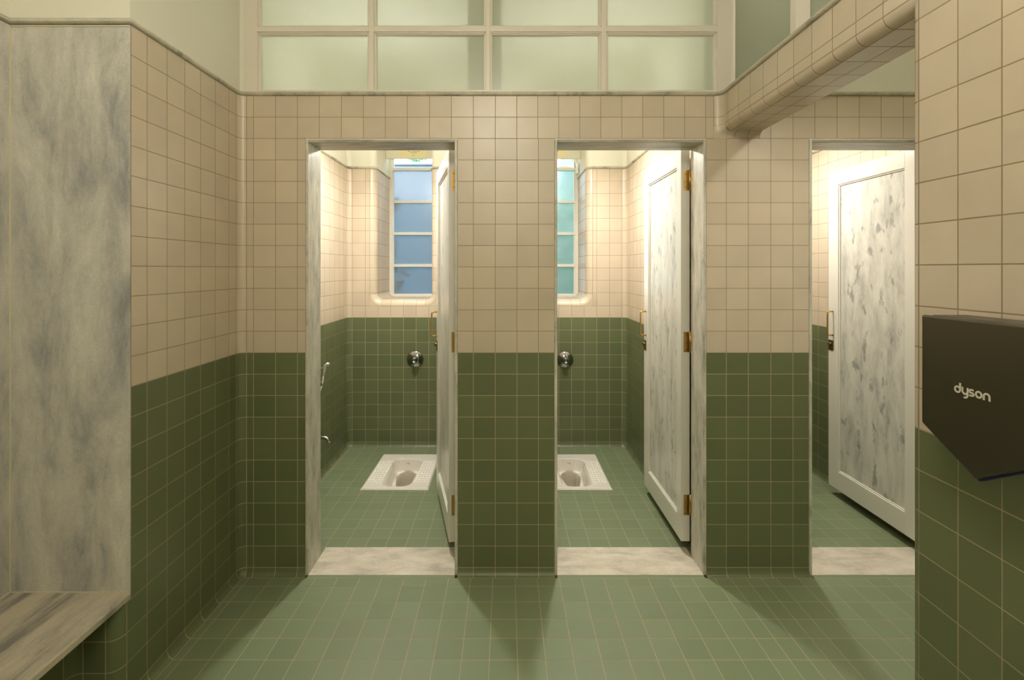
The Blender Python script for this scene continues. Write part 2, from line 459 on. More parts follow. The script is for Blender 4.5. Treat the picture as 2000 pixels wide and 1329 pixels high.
# dished corner piece where beam, partition and underside meet (Coons patch)
zt = BZ+BR-.004
cT = lambda u: Vector((XR-RS+RS*math.sin(u*PI/2), D-RS+RS*math.cos(u*PI/2), zt))
cB = lambda u: Vector((XR-RS+(RS+.02)*u, D-.0012, hz))
cL = lambda v: Vector((XR-RS, D-.0012, zt+(hz-zt)*v))
def cR(v):
    if v <= .4:
        a = v/.4*PI/2
        return Vector((XR+.02*(1-math.cos(a)), D-RS+(RS-RC)*v/.4, BZ+(zt-BZ)*(1-math.sin(a))))
    return under(XR+.02, (v-.4)/.6)[0]+Vector((0, -.0012, -.0005))
rows = []
for jj in range(13):
    v = jj/12; row = []
    for ii in range(13):
        u = ii/12
        row.append((1-v)*cT(u)+v*cB(u)+(1-u)*cL(v)+u*cR(v)-((1-u)*(1-v)*cT(0)+u*(1-v)*cT(1)+(1-u)*v*cB(0)+u*v*cB(1)))
    rows.append(row)
mb.grid(rows, 1)
struct('beam', 'tiled beam with rounded lower edge crossing to the right wall', 'beam', mb, WM)

# --- stall walls
mb = MB()
wall_y(mb, SL1, regular(DB, YB-RS, .1075, .09), 1)
wall(mb, arc((SL1+RS, YB-RS), RS, PI, PI/2, True), [0, 1], nu=6)
mb.quad((SL1-.002, DB, 2.372), (SL1-.002, YB, 2.372), (SL1-.002, YB, CEIL), (SL1-.002, DB, CEIL), 3)
mb.box((SL1-.10, DB, -.02), (SL1-.004, YB+.1, CEIL), 3)
struct('wall_stall_left', 'left side wall of the first stall, cream tiles above green', 'wall', mb, WM)
for nm, lab, x0, x1 in (('wall_divider_left', 'dividing wall between the first and second stall', SR1, SL2),
                        ('wall_divider_right', 'dividing wall right of the second stall, behind its open door', SR2, SL3)):
    mb = MB()
    yy = regular(DB, YB-RS, .1055)
    wall_y(mb, x0, yy, -1)
    wall(mb, arc((x0-RS, YB-RS), RS, 0, PI/2, True), [0, 1], nu=6)
    wall_y(mb, x1, yy, 1)
    wall(mb, arc((x1+RS, YB-RS), RS, PI, PI/2, True), [0, 1], nu=6)
    mb.box((x0+.001, DB, -.02), (x1-.001, YB, 2.375), 0)
    mb.box((x0+.003, DB, 2.375), (x1-.003, YB, CEIL), 3)
    struct(nm, lab, 'wall', mb, WM)
mb = MB()
wall_y(mb, SR3, [DB, 2.610, 2.716, 2.822, 2.927, 3.032, 3.138, 3.243, 3.349, 3.454, 3.56, 3.665, 3.77, 3.876, 3.98, 4.09, YB], -1)
mb.box((SR3+.001, DB, -.02), (SR3+.1, YB, 2.375), 0)
mb.box((SR3+.003, DB, 2.375), (SR3+.1, YB, CEIL), 3)
struct('wall_stall_right', 'right side wall of the third stall, seen past its open door', 'wall', mb, WM)

# --- rear wall with two window openings
WR = .052; WY1 = 4.665
WIN = [(-1.105, -.635), (.232, .686)]
ZS = 1.247; WTOP = 3.02
mb = MB()
def rear(a, b, win, lines):
    xl, xr = (win[0]-WR, win[1]+WR) if win else (None, None)
    if not win:
        wall_x(mb, YB, regular(a, b), -1); return
    zsill = ZS-WR
    wall_x(mb, YB, clip(lines, a, b), -1, z1=GT)
    tiles(mb, upright(line((a, YB), (b, YB), (0, -1))), ulist(clip(lines, a, b)), [GT, zsill], 1)
    zz = [zsill, zsill+.075]+[TOP-.1054*k for k in range(9, -1, -1)]
    zz = [zsill]+[z for z in (TOP-.1054*k for k in range(12, -1, -1)) if z > zsill+.02]
    for p, q in ((a, xl), (xr, b)):
        c = clip(lines, p, q)
        tiles(mb, upright(line((p, YB), (q, YB), (0, -1))), ulist(c), zz, 1)
        mb.quad((p, YB+.003, 2.372), (q, YB+.003, 2.372), (q, YB+.003, CEIL), (p, YB+.003, CEIL), 3)
    # square-cornered tiles around the rounded lower corners
    R0 = .05
    for sx, x in ((-1, win[0]), (1, win[1])):
        cx = x-sx*R0; cz = ZS+R0; Ro = R0+WR
        pts = [(x+sx*WR, ZS-WR)]+[(cx+sx*Ro*math.cos(-PI/2*k/8), cz+Ro*math.sin(-PI/2*k/8)) for k in range(9)]
        i = mb.add([(px, YB-.001, pz) for px, pz in pts])
        for k in range(1, 9): mb.face((i, i+k, i+k+1), 1)
    # rounded arris and reveals, swept down one side, along the sill and up the other
    def outline(s0):
        """segments as functions 0..1 -> ((x,z), outward normal), with break parameters"""
        L = []
        def ln(p, q, n): return lambda t: ((p[0]+(q[0]-p[0])*t, p[1]+(q[1]-p[1])*t), n)
        def ar(c, a0, a1): return lambda t: ((c[0]+R0*math.cos(a0+(a1-a0)*t), c[1]+R0*math.sin(a0+(a1-a0)*t)), (math.cos(a0+(a1-a0)*t), math.sin(a0+(a1-a0)*t)))
        xl_, xr_ = win
        zt = TOP; zb = ZS+R0
        br = [(z-zb)/(zt-zb) for z in zz if z > zb+.01]
        L.append((ln((xl_, zb), (xl_, zt), (-1, 0)), [0]+br, 1))
        L.append((ar((xl_+R0, zb), PI, 1.5*PI), [0, 1], 6))
        inner = [x for x in lines if xl_+R0+.01 < x < xr_-R0-.01]
        L.append((ln((xl_+R0, ZS), (xr_-R0, ZS), (0, -1)), [0]+[(x-xl_-R0)/(xr_-xl_-2*R0) for x in inner]+[1], 1))
        L.append((ar((xr_-R0, zb), 1.5*PI, 2*PI), [0, 1], 6))
        L.append((ln((xr_, zb), (xr_, zt), (1, 0)), [0]+br, 1))
        return L
    for fn, br, n in outline(0):
        def nose(u, v, fn=fn):
            (x, z), (nx, nz) = fn(u); a = v*PI/2
            o = WR*(1-math.sin(a))
            return Vector((x+nx*o, YB+WR-WR*math.cos(a), z+nz*o)), Vector((-nx*math.sin(a), -math.cos(a), -nz*math.sin(a)))
        tiles(mb, nose, br, [0, 1], 1, n, 6)
        def rev(u, v, fn=fn):
            (x, z), (nx, nz) = fn(u)
            return Vector((x, v, z)), Vector((-nx, 0, -nz))
        tiles(mb, rev, br, [YB+WR, YB+WR+.06, YB+WR+.165, YB+WR+.27, YB+WR+.375, WY1], 1, n, 1)
    # plaster reveals above the tiles
    for sx, x in ((-1, win[0]), (1, win[1])):
        rows = []
        for z in (2.372, WTOP):
            r = [(x+sx*WR, YB+.003, z)]+[(x+sx*WR*(1-math.sin(PI/2*k/6)), YB+.003+WR*(1-math.cos(PI/2*k/6)), z) for k in range(1, 7)]+[(x, WY1+.02, z)]
            rows.append(r)
        mb.grid(rows, 3)
    mb.box((xl, YB+.003, WTOP), (xr, WY1+.1, CEIL), 3)
l1 = [-1.303+.1081*k for k in range(0, 12)]
l2 = [.451+.1074*k for k in range(-4, 6)]
rear(SL1+RS, SR1-RS, WIN[0], l1)
rear(SL2+RS, SR2-RS, WIN[1], l2)
rear(SL3+RS, SR3, None, None)
for a, b in ((SL1, SR1), (SL2, SR2)):          # corners above the tiles
    w = WIN[0] if a == SL1 else WIN[1]
    for c, a0, a1 in (((a+RS-.0005, YB-RS+.003), PI, PI/2), ((b-RS+.0005, YB-RS+.003), PI/2, 0)):
        mb.grid([[(c[0]+RS*math.cos(a0+(a1-a0)*k/8), c[1]+RS*math.sin(a0+(a1-a0)*k/8), z) for k in range(9)] for z in (2.372, CEIL)], 3)
mb.quad((SL3-.01, YB+.002, 2.372), (SR3+.01, YB+.002, 2.372), (SR3+.01, YB+.002, CEIL), (SL3-.01, YB+.002, CEIL), 3)
# outer leaf of the wall, outside the openings
xo = [SL1-.1, WIN[0][0]-.06, WIN[0][1]+.06, WIN[1][0]-.06, WIN[1][1]+.06, SR3+.1]
for k in (0, 2, 4): mb.box((xo[k], YB+.06, -.3), (xo[k+1], WY1+.02, CEIL), 3)
for k in (1, 3): mb.box((xo[k], YB+.06, -.3), (xo[k+1], WY1+.02, ZS-.06), 3)
struct('wall_rear', 'far wall of the stalls with deep window openings, cream over green tiles', 'wall', mb, WM)

# --- walls the photo does not show, closing the rooms
mb = MB()
mb.box((-1.76, -1.30, -.02), (2.62, -1.2, CEIL), 3)
struct('wall_front', 'plain wall closing the room behind the viewer', 'wall', mb, WM)
mb = MB()
mb.box((2.6, -1.2, -.02), (2.7, DB, CEIL), 3)
struct('wall_side', 'plain wall closing the space beyond the beam', 'wall', mb, WM)
mb = MB(); mb.box((-1.95, -1.3, CEIL), (2.72, WY1+.1, CEIL+.1))
struct('ceiling', 'pale painted ceiling above the washroom and stalls', 'ceiling', mb, CEILP)

# --- floors
FM = [GROUT, FLOORT]
def floor_tiles(mb, xs, ys, skip=None):
    tiles(mb, lambda u, v: (Vector((u, v, 0)), Vector((0, 0, 1))), xs, ys, 1, 1, 1, skip, 0)
mb = MB()
mb.box((-1.95, -1.3, -.5), (2.72, 2.66, -.02), 0)
fx = [XL+CRY, -1.251]+[-.0632+.1079*k for k in range(-10, 10)]+[1.018, 1.094, 1.169, 1.242, 1.315]+[1.424+.1085*k for k in range(0, 10)]+[2.6]
fx = [x for i, x in enumerate(fx) if i == 0 or x-fx[i-1] > .012]
fy = [D-CRY]+[2.321-.1092*k for k in range(0, 33)]
fy = fy[::-1]
floor_tiles(mb, fx, fy)
for a, b in DOORS: floor_tiles(mb, [a+.014, b-.014], [D-CRY, D])
floor_tiles(mb, [-1.460+CRY, -1.40, XL+CRY], [y for y in fy if y < 1.60]+[1.648-CRY])
struct('floor', 'green tiled floor of the washroom in front of the stalls', 'floor', mb, FM)

TOI = [(-.760, 3.331), (.495, 3.331)]
TW, TL = .2325, .62
mb = MB()
ysf = [2.643, 2.7346]+[2.8387+.1054*k for k in range(0, 12)]+[YB-CRY]
for (a, b, ls, k) in ((SL1, SR1, [-1.303+.1081*i for i in range(12)], 0), (SL2, SR2, [.0199+.1097*i for i in range(10)], 1), (SL3, SR3, [1.16+.1092*i for i in range(12)], 2)):
    xs = clip(ls, a+CRY, b-CRY)
    ys = list(ysf)
    sk = None
    if k < 2:
        cx, cy = TOI[k]; e = .012
        sk = lambda u, v, cx=cx, cy=cy: abs(u-cx) < TW-.056 and cy+e < v < cy+TL-.03
    floor_tiles(mb, xs, ys, sk)
    floor_tiles(mb, [a+CRY, DOORS[k][0]+.014], [DB, 2.643]) if a+CRY < DOORS[k][0] else None
    if DOORS[k][1]-.014 < b-CRY: floor_tiles(mb, [DOORS[k][1]-.014, b-CRY], [DB, 2.643])
struct('floor_stalls', 'green tiled floor inside the toilet stalls', 'floor', mb, FM)

# --- marble door surrounds
labels = ['marble frame and sill of the left doorway', 'marble frame and sill of the middle doorway', 'marble frame and sill of the right doorway by the near wall']
for k, (a, b) in enumerate(DOORS):
    t = thing('trim_%d' % (k+1), labels[k], 'door surround', (a, D, 0), kind='structure')
    S = .014
    for x0, x1 in ((a, a+S), (b-S, b)):
        m = MB(); m.box((x0, D-.004, 0), (x1, DB+.001, HEAD)); local(m, 'jamb', JAMBM, t, bevel=.003)
    m = MB(); m.box((a+S-.001, D-.004, HEAD-S), (b-S+.001, DB+.001, HEAD)); local(m, 'lintel', LINTM, t, bevel=.003)
    m = MB(); m.prism([(D-.002, -.02), (DB+.076, -.02), (DB+.076, .003), (D-.002, .002)][::-1], a+S-.001, b-S+.001, lambda p, x: (x, p[0], p[1]))
    local(m, 'threshold', THRESH, t, 'pale cream marble threshold')

# --- marble dado trim (half round) swept along the walls
def sweep_trim(m, pts, normals):
    prof = [(-.004, 2.360), (.006, 2.3605), (.011, 2.364), (.0125, 2.370), (.011, 2.376), (.006, 2.3795), (-.004, 2.380)]
    rows = []
    for (x, y), (nx, ny) in zip(pts, normals): rows.append([(x+nx*o, y+ny*o, z) for o, z in prof])
    m.grid(rows)
def arcpts(c, r, a0, a1, inward, n=8):
    P, N = [], []
    for k in range(n+1):
        a = a0+(a1-a0)*k/n; d = (math.cos(a), math.sin(a))
        P.append((c[0]+r*d[0], c[1]+r*d[1])); N.append((-d[0], -d[1]) if inward else d)
    return P, N
r2 = .7071*1.414
m = MB(); P = [(-1.727, -1.2)]; N = [(1, 0)]
P += [(-1.727, 1.703), (XL, 1.703)]; N += [(1, -1), (1, -1)]
p, n = arcpts((XL+RC, D-RC), RC, PI, PI/2, True); P += p; N += n
p, n = arcpts((XR-RS, D-RS), RS, PI/2, 0, True); P += p; N += n
P.append((XR, -1.2)); N.append((-1, 0))
sweep_trim(m, P, N)
struct('trim_4', 'grey marble bead capping the tiles around the washroom', 'trim', m, TRIMM)
m = MB(); sweep_trim(m, [(1.25, D), (2.6, D)], [(0, -1), (0, -1)])
sweep_trim(m, [(BX1, D), (BX1, -1.2)], [(1, 0), (1, 0)])
struct('trim_5', 'marble bead above the tiles right of the beam', 'trim', m, TRIMM)
for k, (a, b, w) in enumerate(((SL1, SR1, WIN[0]), (SL2, SR2, WIN[1]), (SL3, SR3, None))):
    m = MB(); P = [(a, DB)]; N = [(1, 0)]
    p, n = arcpts((a+RS, YB-RS), RS, PI, PI/2, True); P += p; N += n
    if w:
        p, n = arcpts((w[0]-WR, YB+WR), WR, -PI/2, 0, False); P += p; N += n
        P.append((w[0], WY1)); N.append((1, 0))
        sweep_trim(m, P, N); P, N = [(w[1], WY1)], [(-1, 0)]
        p, n = arcpts((w[1]+WR, YB+WR), WR, PI, 1.5*PI, False); P += p; N += n
    p, n = arcpts((b-RS, YB-RS), RS, PI/2, 0, True); P += p; N += n
    P.append((b, DB)); N.append((-1, 0))
    sweep_trim(m, P, N)
    struct('trim_%d' % (6+k), ('marble bead round the first stall', 'marble bead round the second stall', 'marble bead on the third stall wall')[k]+' above its tiles', 'trim', m, TRIMM)

# --- transom glazing over the partition
t = thing('window_1', 'cream framed transom of eight frosted panes above the left and middle doorways', 'window', (0, D, 2.38), kind='structure')
px = [(-1.212, -.683), (-.640, -.108), (-.068, .459), (.504, 1.031)]
pz = [(2.392, 2.666), (2.712, 2.985)]
m = MB(); F0, F1 = 2.404, 2.446
bd = .010
m.box((-1.288, F0, 2.378), (px[0][0]-bd, F1, 3.03))
for k in range(3): m.box((px[k][1]+bd, F0, 2.385), (px[k+1][0]-bd, F1, 2.99))
m.box((px[3][1]+bd, F0, 2.378), (1.132, F1+.03, 3.03))
m.box((-1.25, F0+.001, 2.378), (1.1, F1, pz[0][0]-.004)); m.box((-1.25, F0+.001, pz[0][1]+bd), (1.1, F1-.001, pz[1][0]-bd)); m.box((-1.25, F0+.001, pz[1][1]+bd), (1.1, F1, 3.03))
for a, b in px:                                # glazing beads
    for c, d in pz:
        e = .0035
        for q, (y0, o) in enumerate(((F0+.006, 0), (F0+.012, .004))):
            w = bd-o if q else bd
            lo = bd if q == 0 else bd-.005
            A, B, Cc, Dd = a-bd, b+bd, c-(bd if c > 2.5 else .004), d+bd
            ww = .006 if q == 0 else .0105
            wl = ww if c > 2.5 else ww*.5
            m.box((A, y0, Cc), (A+ww, F1-.003, Dd)); m.box((B-ww, y0, Cc), (B, F1-.003, Dd))
            m.box((A, y0, Cc), (B, F1-.003, Cc+wl)); m.box((A, y0, Dd-ww), (B, F1-.003, Dd))
local(m, 'frame', WOODW, t, 'cream painted wooden frame', .0015)
m = MB()
for a, b in px:
    for c, d in pz: m.quad((a-.003, 2.432, c-.003), (b+.003, 2.432, c-.003), (b+.003, 2.432, d+.003), (a-.003, 2.432, d+.003))
local(m, 'frosted_glazing', FROST_T, t, 'pale green frosted panes')
t = thing('window_2', 'frosted screen with cream posts standing on the beam at top right', 'window', (XR, 1.8, 2.38), kind='structure')
m = MB()
for y0, y1 in ((1.797, 1.836), (1.16, 1.20), (.5, .54), (-.2, -.16)): m.box((XR+.004, y0, 2.378), (1.12, y1, 3.03))
m.box((1.112, -1.2, 2.378), (1.13, D, 2.385)); m.box((XR+.01, -1.2, 3.0), (1.14, D, 3.03))
local(m, 'frame', WOODW, t, bevel=.002)
m = MB(); m.quad((1.124, 2.395, 2.384), (1.124, -1.2, 2.384), (1.124, -1.2, 3.005), (1.124, 2.395, 3.005))
local(m, 'frosted_glazing', FROST_T, t)
m = MB(); m.box((1.07, -1.2, 3.03), (1.2, D+.003, CEIL))
struct('wall_upper', 'plaster strip above the glazed screen', 'wall', m, PLASTER)

# --- stall windows
wl = ['tall narrow window with bluish frosted panes in the left stall', 'tall narrow window with frosted panes tinted for the green light outside in the middle stall']
for k, (a, b) in enumerate(WIN):
    t = thing('window_%d' % (3+k), wl[k], 'window', ((a+b)/2, 4.645, ZS), kind='structure')
    m = MB(); y0, y1 = 4.640, 4.675
    m.box((a, y0, ZS-.01), (a+.030, y1, 2.66)); m.box((b-.030, y0, ZS-.01), (b, y1, 2.66))
    m.box((a+.029, y0+.012, ZS-.01), (a+.040, y1, 2.64)); m.box((b-.040, y0+.012, ZS-.01), (b-.029, y1, 2.64))
    zb = [1.272, 1.5415, 1.845, 2.148, 2.443]
    m.box((a+.03, y0, ZS-.02), (b-.03, y1, zb[0]))
    for z in zb[1:4]: m.box((a+.03, y0+.004, z-.013), (b-.03, y1, z+.013))
    m.box((a+.028, y0-.002, zb[4]), (b-.028, y1, zb[4]+.028))
    m.box((a+.03, y0, 2.62), (b-.03, y1, 2.66))
    local(m, 'frame', DOORW, t, 'white painted window frame', .002)
    m = MB(); m.box((a+.03, 4.655, 1.26), (b-.03, 4.660, zb[4]+.01)); local(m, 'frosted_glazing', FROST_G if k else FROST_W, t)
    # opened top light hinged at its head, seen as the gap above the transom bar
    m = MB(); hz0 = 2.63
    for dz, dy in ((0, 0),):
        m.prism([(4.68, 2.655), (4.68, 2.63), (4.92, 2.645), (4.92, 2.67)], a+.04, b-.04, lambda p, x: (x, p[0], p[1]))
    local(m, 'top_light', DOORW, t)
    if k == 1:
        m = MB(); m.tube([(b-.025, 4.625, 2.46), (b-.035, 4.618, 2.50), (b-.07, 4.61, 2.56), (b-.11, 4.60, 2.64)], .0022, 6)
        local(m, 'cord', STEM, t, 'thin pull cord')
        m = MB(); m.box((b-.028, 4.56, 2.40), (b-.008, 4.60, 2.50)); m.lathe([(.0, -.02), (.014, -.016), (.016, 0), (.014, .016), (0, .02)], lambda x, y, h: (b-.018+x, 4.575+y, 2.445+h), 14)
        local(m, 'latch', WHITEP, t, bevel=.003)
        m = MB(); m.lathe([(.0, .0), (.10, .0), (.085, .012), (.05, .024), (0, .03)], lambda x, y, h: (b-.11+x, 4.69+y*.3, 2.471+h), 24)
        local(m, 'ledge_cap', WHITEP, t)
for k, (a, b) in enumerate(WIN):
    m = MB(); m.box((a+.002, 4.49, 2.522), (b-.002, 4.512, 3.0))
    o = tag(m.build('cover_board', BOARDM, bevel=.002), ('cream board closing the top of the left window', 'cream board closing the top of the middle stall window')[k], 'board', 'boards over the stall windows')
    t = thing('notice', ('yellow notice sheet pinned over the left stall window', 'yellow notice sheet over the middle window, half hidden by the jamb')[k], 'notice', ((a+b)/2, 4.488, 2.63), group='notices above the windows')
    cx = (a+b)/2+(.022 if k == 0 else -.03)
    m = MB(); m.box((cx-.122, 4.4862, 2.537), (cx+.122, 4.4895, 2.70)); local(m, 'sheet', PAPER, t)
    m = MB()
    for z, w0, w1 in ((2.602, -.06, .068), (2.6035, -.075, -.066), (2.588, -.052, -.02), (2.588, -.008, .058), (2.574, -.026, .034), (2.550, -.012, .012), (2.617, -.07, .07), (2.632, -.066, .06), (2.647, -.07, .05)):
        x = cx+w0
        while x < cx+w1-.002:
            w = random.choice((.006, .009, .012, .015)); w = min(w, cx+w1-x)
            m.box((x, 4.4856, z-.0022), (x+w, 4.4862, z+.0022)); x += w+.0035
    local(m, 'printing', INK, t)

# --- stall doors
def make_door():
    t = thing('door_2', 'white door with grey-flecked marble panel standing open in the middle doorway', 'door', (0, 0, 0), kind='structure')
    W, T, Z0, Z1 = .695, .047, .0586, 2.152
    st, sh, rt, rb = .095, .066, .092, .122
    m = MB()
    m.box((0, 0, Z0), (T, sh, Z1)); m.box((0, W-st, Z0), (T, W, Z1))
    m.box((0, sh-.0005, Z1-rt), (T, W-st+.0005, Z1)); m.box((0, sh-.0005, Z0), (T, W-st+.0005, Z0+rb))
    # moulding round the panel, both faces
    y0, y1, z0, z1 = sh, W-st, Z0+rb, Z1-rt
    for x0, x1 in ((.006, .014), (T-.014, T-.006)):
        m.box((x0, y0-.001, z0-.001), (x1, y0+.008, z1)); m.box((x0, y1-.008, z0), (x1, y1+.001, z1))
        m.box((x0, y0, z0-.001), (x1, y1, z0+.008)); m.box((x0, y0, z1-.008), (x1, y1, z1+.001))
    m.build('frame', DOORW, t, bevel=.002)
    p = MB(); p.box((.013, y0-.004, z0-.004), (T-.013, y1+.004, z1+.004))
    o = p.build('panel', PANELM, t); o['label'] = 'white marble panel with grey flecks'
    h = MB(); yy = W-.046; pts = [(0, yy, 1.226)]
    for k in range(7): a = PI/2*k/6; pts.append((-.024-.012*math.sin(a), yy, 1.226-.012*(1-math.cos(a))))
    pts += [(-.036, yy, 1.212-.01*k) for k in range(1, 14)]
    for k in range(7): a = PI/2*k/6; pts.append((-.024-.012*math.cos(a), yy, 1.08-.012*math.sin(a)))
    pts.append((0, yy, 1.068))
    h.tube(pts, .0052, 10)
    h.build('handle', BRASS, t)
    l = MB(); l.box((-.0035, W-.050, .966), (.001, W-.002, 1.034)); l.box((.003, W-.001, .970), (T-.005, W+.0015, 1.03))
    lk = l.build('lock', DARKBRASS, t, bevel=.001)
    q = MB(); q.lathe([(.0, .010), (.008, .010), (.011, .007), (.011, 0)], lambda x, y, hh: (-.0035-hh, W-.026+x, 1.008+y), 18)
    q.box((-.019, W-.029, .998), (-.010, W-.023, 1.018))
    q.build('thumb_turn', DARKBRASS, lk)
    for z in (.20, 1.066, 1.926):
        g = MB(); g.box((.014, -.0025, z), (T-.001, .001, z+.107))
        for zz in (z+.018, z+.052, z+.089): g.lathe([(0, .002), (.004, .002), (.004, 0)], lambda x, y, hh, zz=zz: (.026+x, -.0025-hh, zz+y), 10)
        g.tube([(T+.001, -.004, z-.004), (T+.001, -.004, z+.111)], .0058, 12)
        g.build('hinge', BRASS, t)
    return t
d2 = make_door(); d2.location = (.931, 2.60, 0)
d1 = copy_tree(d2); d1.name = 'door_1'
d1['label'] = 'narrow view of white door opened into the left stall'
ang = math.radians(13.4)
d1.rotation_euler = (0, 0, ang)
d1.location = (-.256-.047*math.cos(ang), 2.60-.047*math.sin(ang), 0)
d3 = copy_tree(d2); d3.name = 'door_3'
d3['label'] = 'white marble panelled door open in the right doorway, cut by the near wall'
d3.location = (2.174, 2.60, 0)
for o_ in d3.children:
    if o_.name.startswith('panel'): o_.data = o_.data.copy(); o_.data.materials[0] = PANELB; o_['label'] = 'white marble panel with broad grey blotches'

# --- squat toilets
def smooth(a, b, x):
    t = max(0, min(1, (x-a)/(b-a))); return t*t*(3-2*t)
def pan_z(x, y):
    z = .013
    e = min(TW-abs(x), y, TL-y)
    z -= .010*(1-smooth(0, .009, e))
    # treads
    ax = abs(x)
    if .112 < ax < .218 and .075 < y < .475:
        k = min(ax-.112, .218-ax, y-.075, .475-y); z -= .003*smooth(0, .006, k)
        u = (ax-.122)/.0212; v = (y-.088)/.0330
        if -.4 < u < 4.4 and -.4 < v < 11.4:
            du = (u-round(u))*.0212; dv = (v-round(v))*.0330
            r = math.hypot(du, dv*.75)/.0092
            if r < 1: z += .0062*math.sqrt(1-r*r)
    # bowl opening: rounded rectangle, a little narrower in front
    hw = .098+.010*smooth(.05, .5, y); cy, hl, R = .275, .237, .062
    qx, qy = ax-hw+R, abs(y-cy)-hl+R
    d = math.hypot(max(qx, 0), max(qy, 0))+min(max(qx, qy), 0)-R
    if d < .012:
        inside = smooth(.010, -.014, d)
        shelf = .045+.05*smooth(.04, .26, y)
        side = .35+.65*smooth(0, -.035, d)
        back = smooth(.40, .49, y)             # upright back skirt
        z -= inside*shelf*(side+(1-side)*back)
    return z
def pan_hole(x, y):
    half = .034+.040*smooth(.15, .46, y)
    q = (abs(x/half)**3+abs((y-.338)/.158)**3)**(1/3)
    return smooth(1.05, .90, q)
def make_pan(lab, cx, cy):
    t = thing('squat_toilet', lab, 'squat toilet', (cx, cy, 0), group='squat toilets in the stalls')
    m = MB(); nx, ny = 150, 330
    def P(i, j):
        x, y = -TW+2*TW*i/nx, TL*j/ny; z = pan_z(x, y)
        k = pan_hole(x, y)
        if k: z -= .34*k; y += .085*k*smooth(.36, .49, y); x *= 1+.25*k
        return (x, y, z)
    rows = [[P(i, j) for i in range(nx+1)] for j in range(ny+1)]
    m.grid(rows)
    # skirt down to the floor
    edge = [r[0] for r in rows][::-1]+rows[0]+[r[-1] for r in rows]+rows[-1][::-1]
    m.grid([edge, [(p[0], p[1], -.004) for p in edge]], 0, False)
    m.build('pan', CERAMIC, t)
    g = MB()                                   # small printed mark on the back of the bowl
    def P(x, z): return (x, TL-.62+.487+.010, z)
    return t
def stroke(m, pts, w, fn, th, mat=0):
    """flat ribbon along 2D points with square ends, th thick"""
    n = len(pts); L, R = [], []
    for k in range(n):
        a = pts[max(k-1, 0)]; b = pts[min(k+1, n-1)]
        dx, dy = b[0]-a[0], b[1]-a[1]; l = math.hypot(dx, dy) or 1
        L.append((pts[k][0]-dy/l*w/2, pts[k][1]+dx/l*w/2)); R.append((pts[k][0]+dy/l*w/2, pts[k][1]-dx/l*w/2))
    i = m.add([fn(*p, th) for p in L]+[fn(*p, th) for p in R]+[fn(*p, 0) for p in L]+[fn(*p, 0) for p in R])
    for k in range(n-1):
        m.face((i+k, i+k+1, i+n+k+1, i+n+k), mat)
        m.face((i+k, i+2*n+k, i+2*n+k+1, i+k+1), mat); m.face((i+n+k, i+n+k+1, i+3*n+k+1, i+3*n+k), mat)
    for k in (0, n-1): m.face((i+k, i+n+k, i+3*n+k, i+2*n+k), mat)
def arc2(cx, cy, r, a0, a1, n=16): return [(cx+r*math.cos(math.radians(a0+(a1-a0)*k/n)), cy+r*math.sin(math.radians(a0+(a1-a0)*k/n))) for k in range(n+1)]
p1 = make_pan('white ceramic squat toilet pan set in the left stall floor', *TOI[0])
g = MB()
def backmark(a, b, th):                        # on the steep back of the bowl
    y = .490; 
    return (a, y-.004-th, -.012+b)
stroke(g, [(-.014, .001), (-.009, .004), (-.004, .002), (0, .003), (.005, .004), (.008, .001), (.007, -.004), (.003, -.006)], .0022, backmark, .002)
mk = g.build('maker_mark', DARKP, p1)
p2 = copy_tree(p1); p2.location = (*TOI[1], 0)
p2['label'] = 'white ceramic squat toilet partly cut off by the middle doorway jamb'

# --- flush buttons on the rear wall
def make_valve():
    t = thing('flush_valve', 'round chrome flush button above the left squat toilet', 'flush valve', (-.770, YB, .741), group='chrome flush buttons')
    m = MB(); fn = lambda x, y, h: (x, -h, y)
    m.lathe([(.0695, .000), (.0700, .004), (.0685, .007), (.062, .011), (.050, .017), (.040, .021), (.032, .023), (.026, .024)], fn, 48)
    m.build('escutcheon', DARKCHROME, t)
    m = MB(); m.lathe([(.026, .022), (.0255, .040), (.0245, .052), (.021, .057), (.0165, .058), (.016, .055), (0, .0545)], fn, 32)
    m.build('button', DARKCHROME, t)
    return t
v1 = make_valve()
v2 = copy_tree(v1); v2.location = (.503, YB, .737)
v2['label'] = 'round chrome flush button next to the middle doorway jamb'

# --- hose sprayer and tap on the left wall of the first stall
t = thing('bidet_sprayer', 'white hand sprayer with hose clipped to the left stall wall', 'sprayer', (SL1, 3.47, .80))
m = MB(); m.box((.001, -.016, -.03), (.012, .016, .03)); m.tube([(.01, 0, .0), (.045, 0, .0)], .008, 10); m.build('holder', CHROME, t, bevel=.002)
m = MB(); m.tube([(.050, .0, -.045), (.056, 0, -.01), (.062, 0, .02), (.078, 0, .034), (.090, 0, .030)], [.008, .009, .010, .011, .014], 14); m.build('spray_head', WHITEP, t)
m = MB(); m.tube([(.050, 0, -.045), (.047, 0, -.08), (.038, -.01, -.13), (.028, -.03, -.18), (.02, -.05, -.21)], .006, 8); m.build('hose', WHITEP, t)
m = MB(); m.lathe([(.018, 0), (.018, .012), (.012, .02), (.012, .045), (.009, .05), (0, .05)], lambda x, y, h: (.001+h, y-.03, -.105+x), 16); m.build('valve', DARKP, t)
t = thing('tap', 'small chrome tap low on the left stall wall', 'tap', (SL1, 3.45, .315))
m = MB(); m.lathe([(.024, .001), (.022, .006), (.012, .009)], lambda x, y, h: (h, x, y), 20); m.build('rosette', CHROME, t)
m = MB(); m.tube([(.006, 0, 0), (.05, 0, .004), (.078, 0, .0), (.094, 0, -.018), (.098, 0, -.034)], [.011, .013, .013, .011, .010], 14); m.build('spout', CHROME, t)
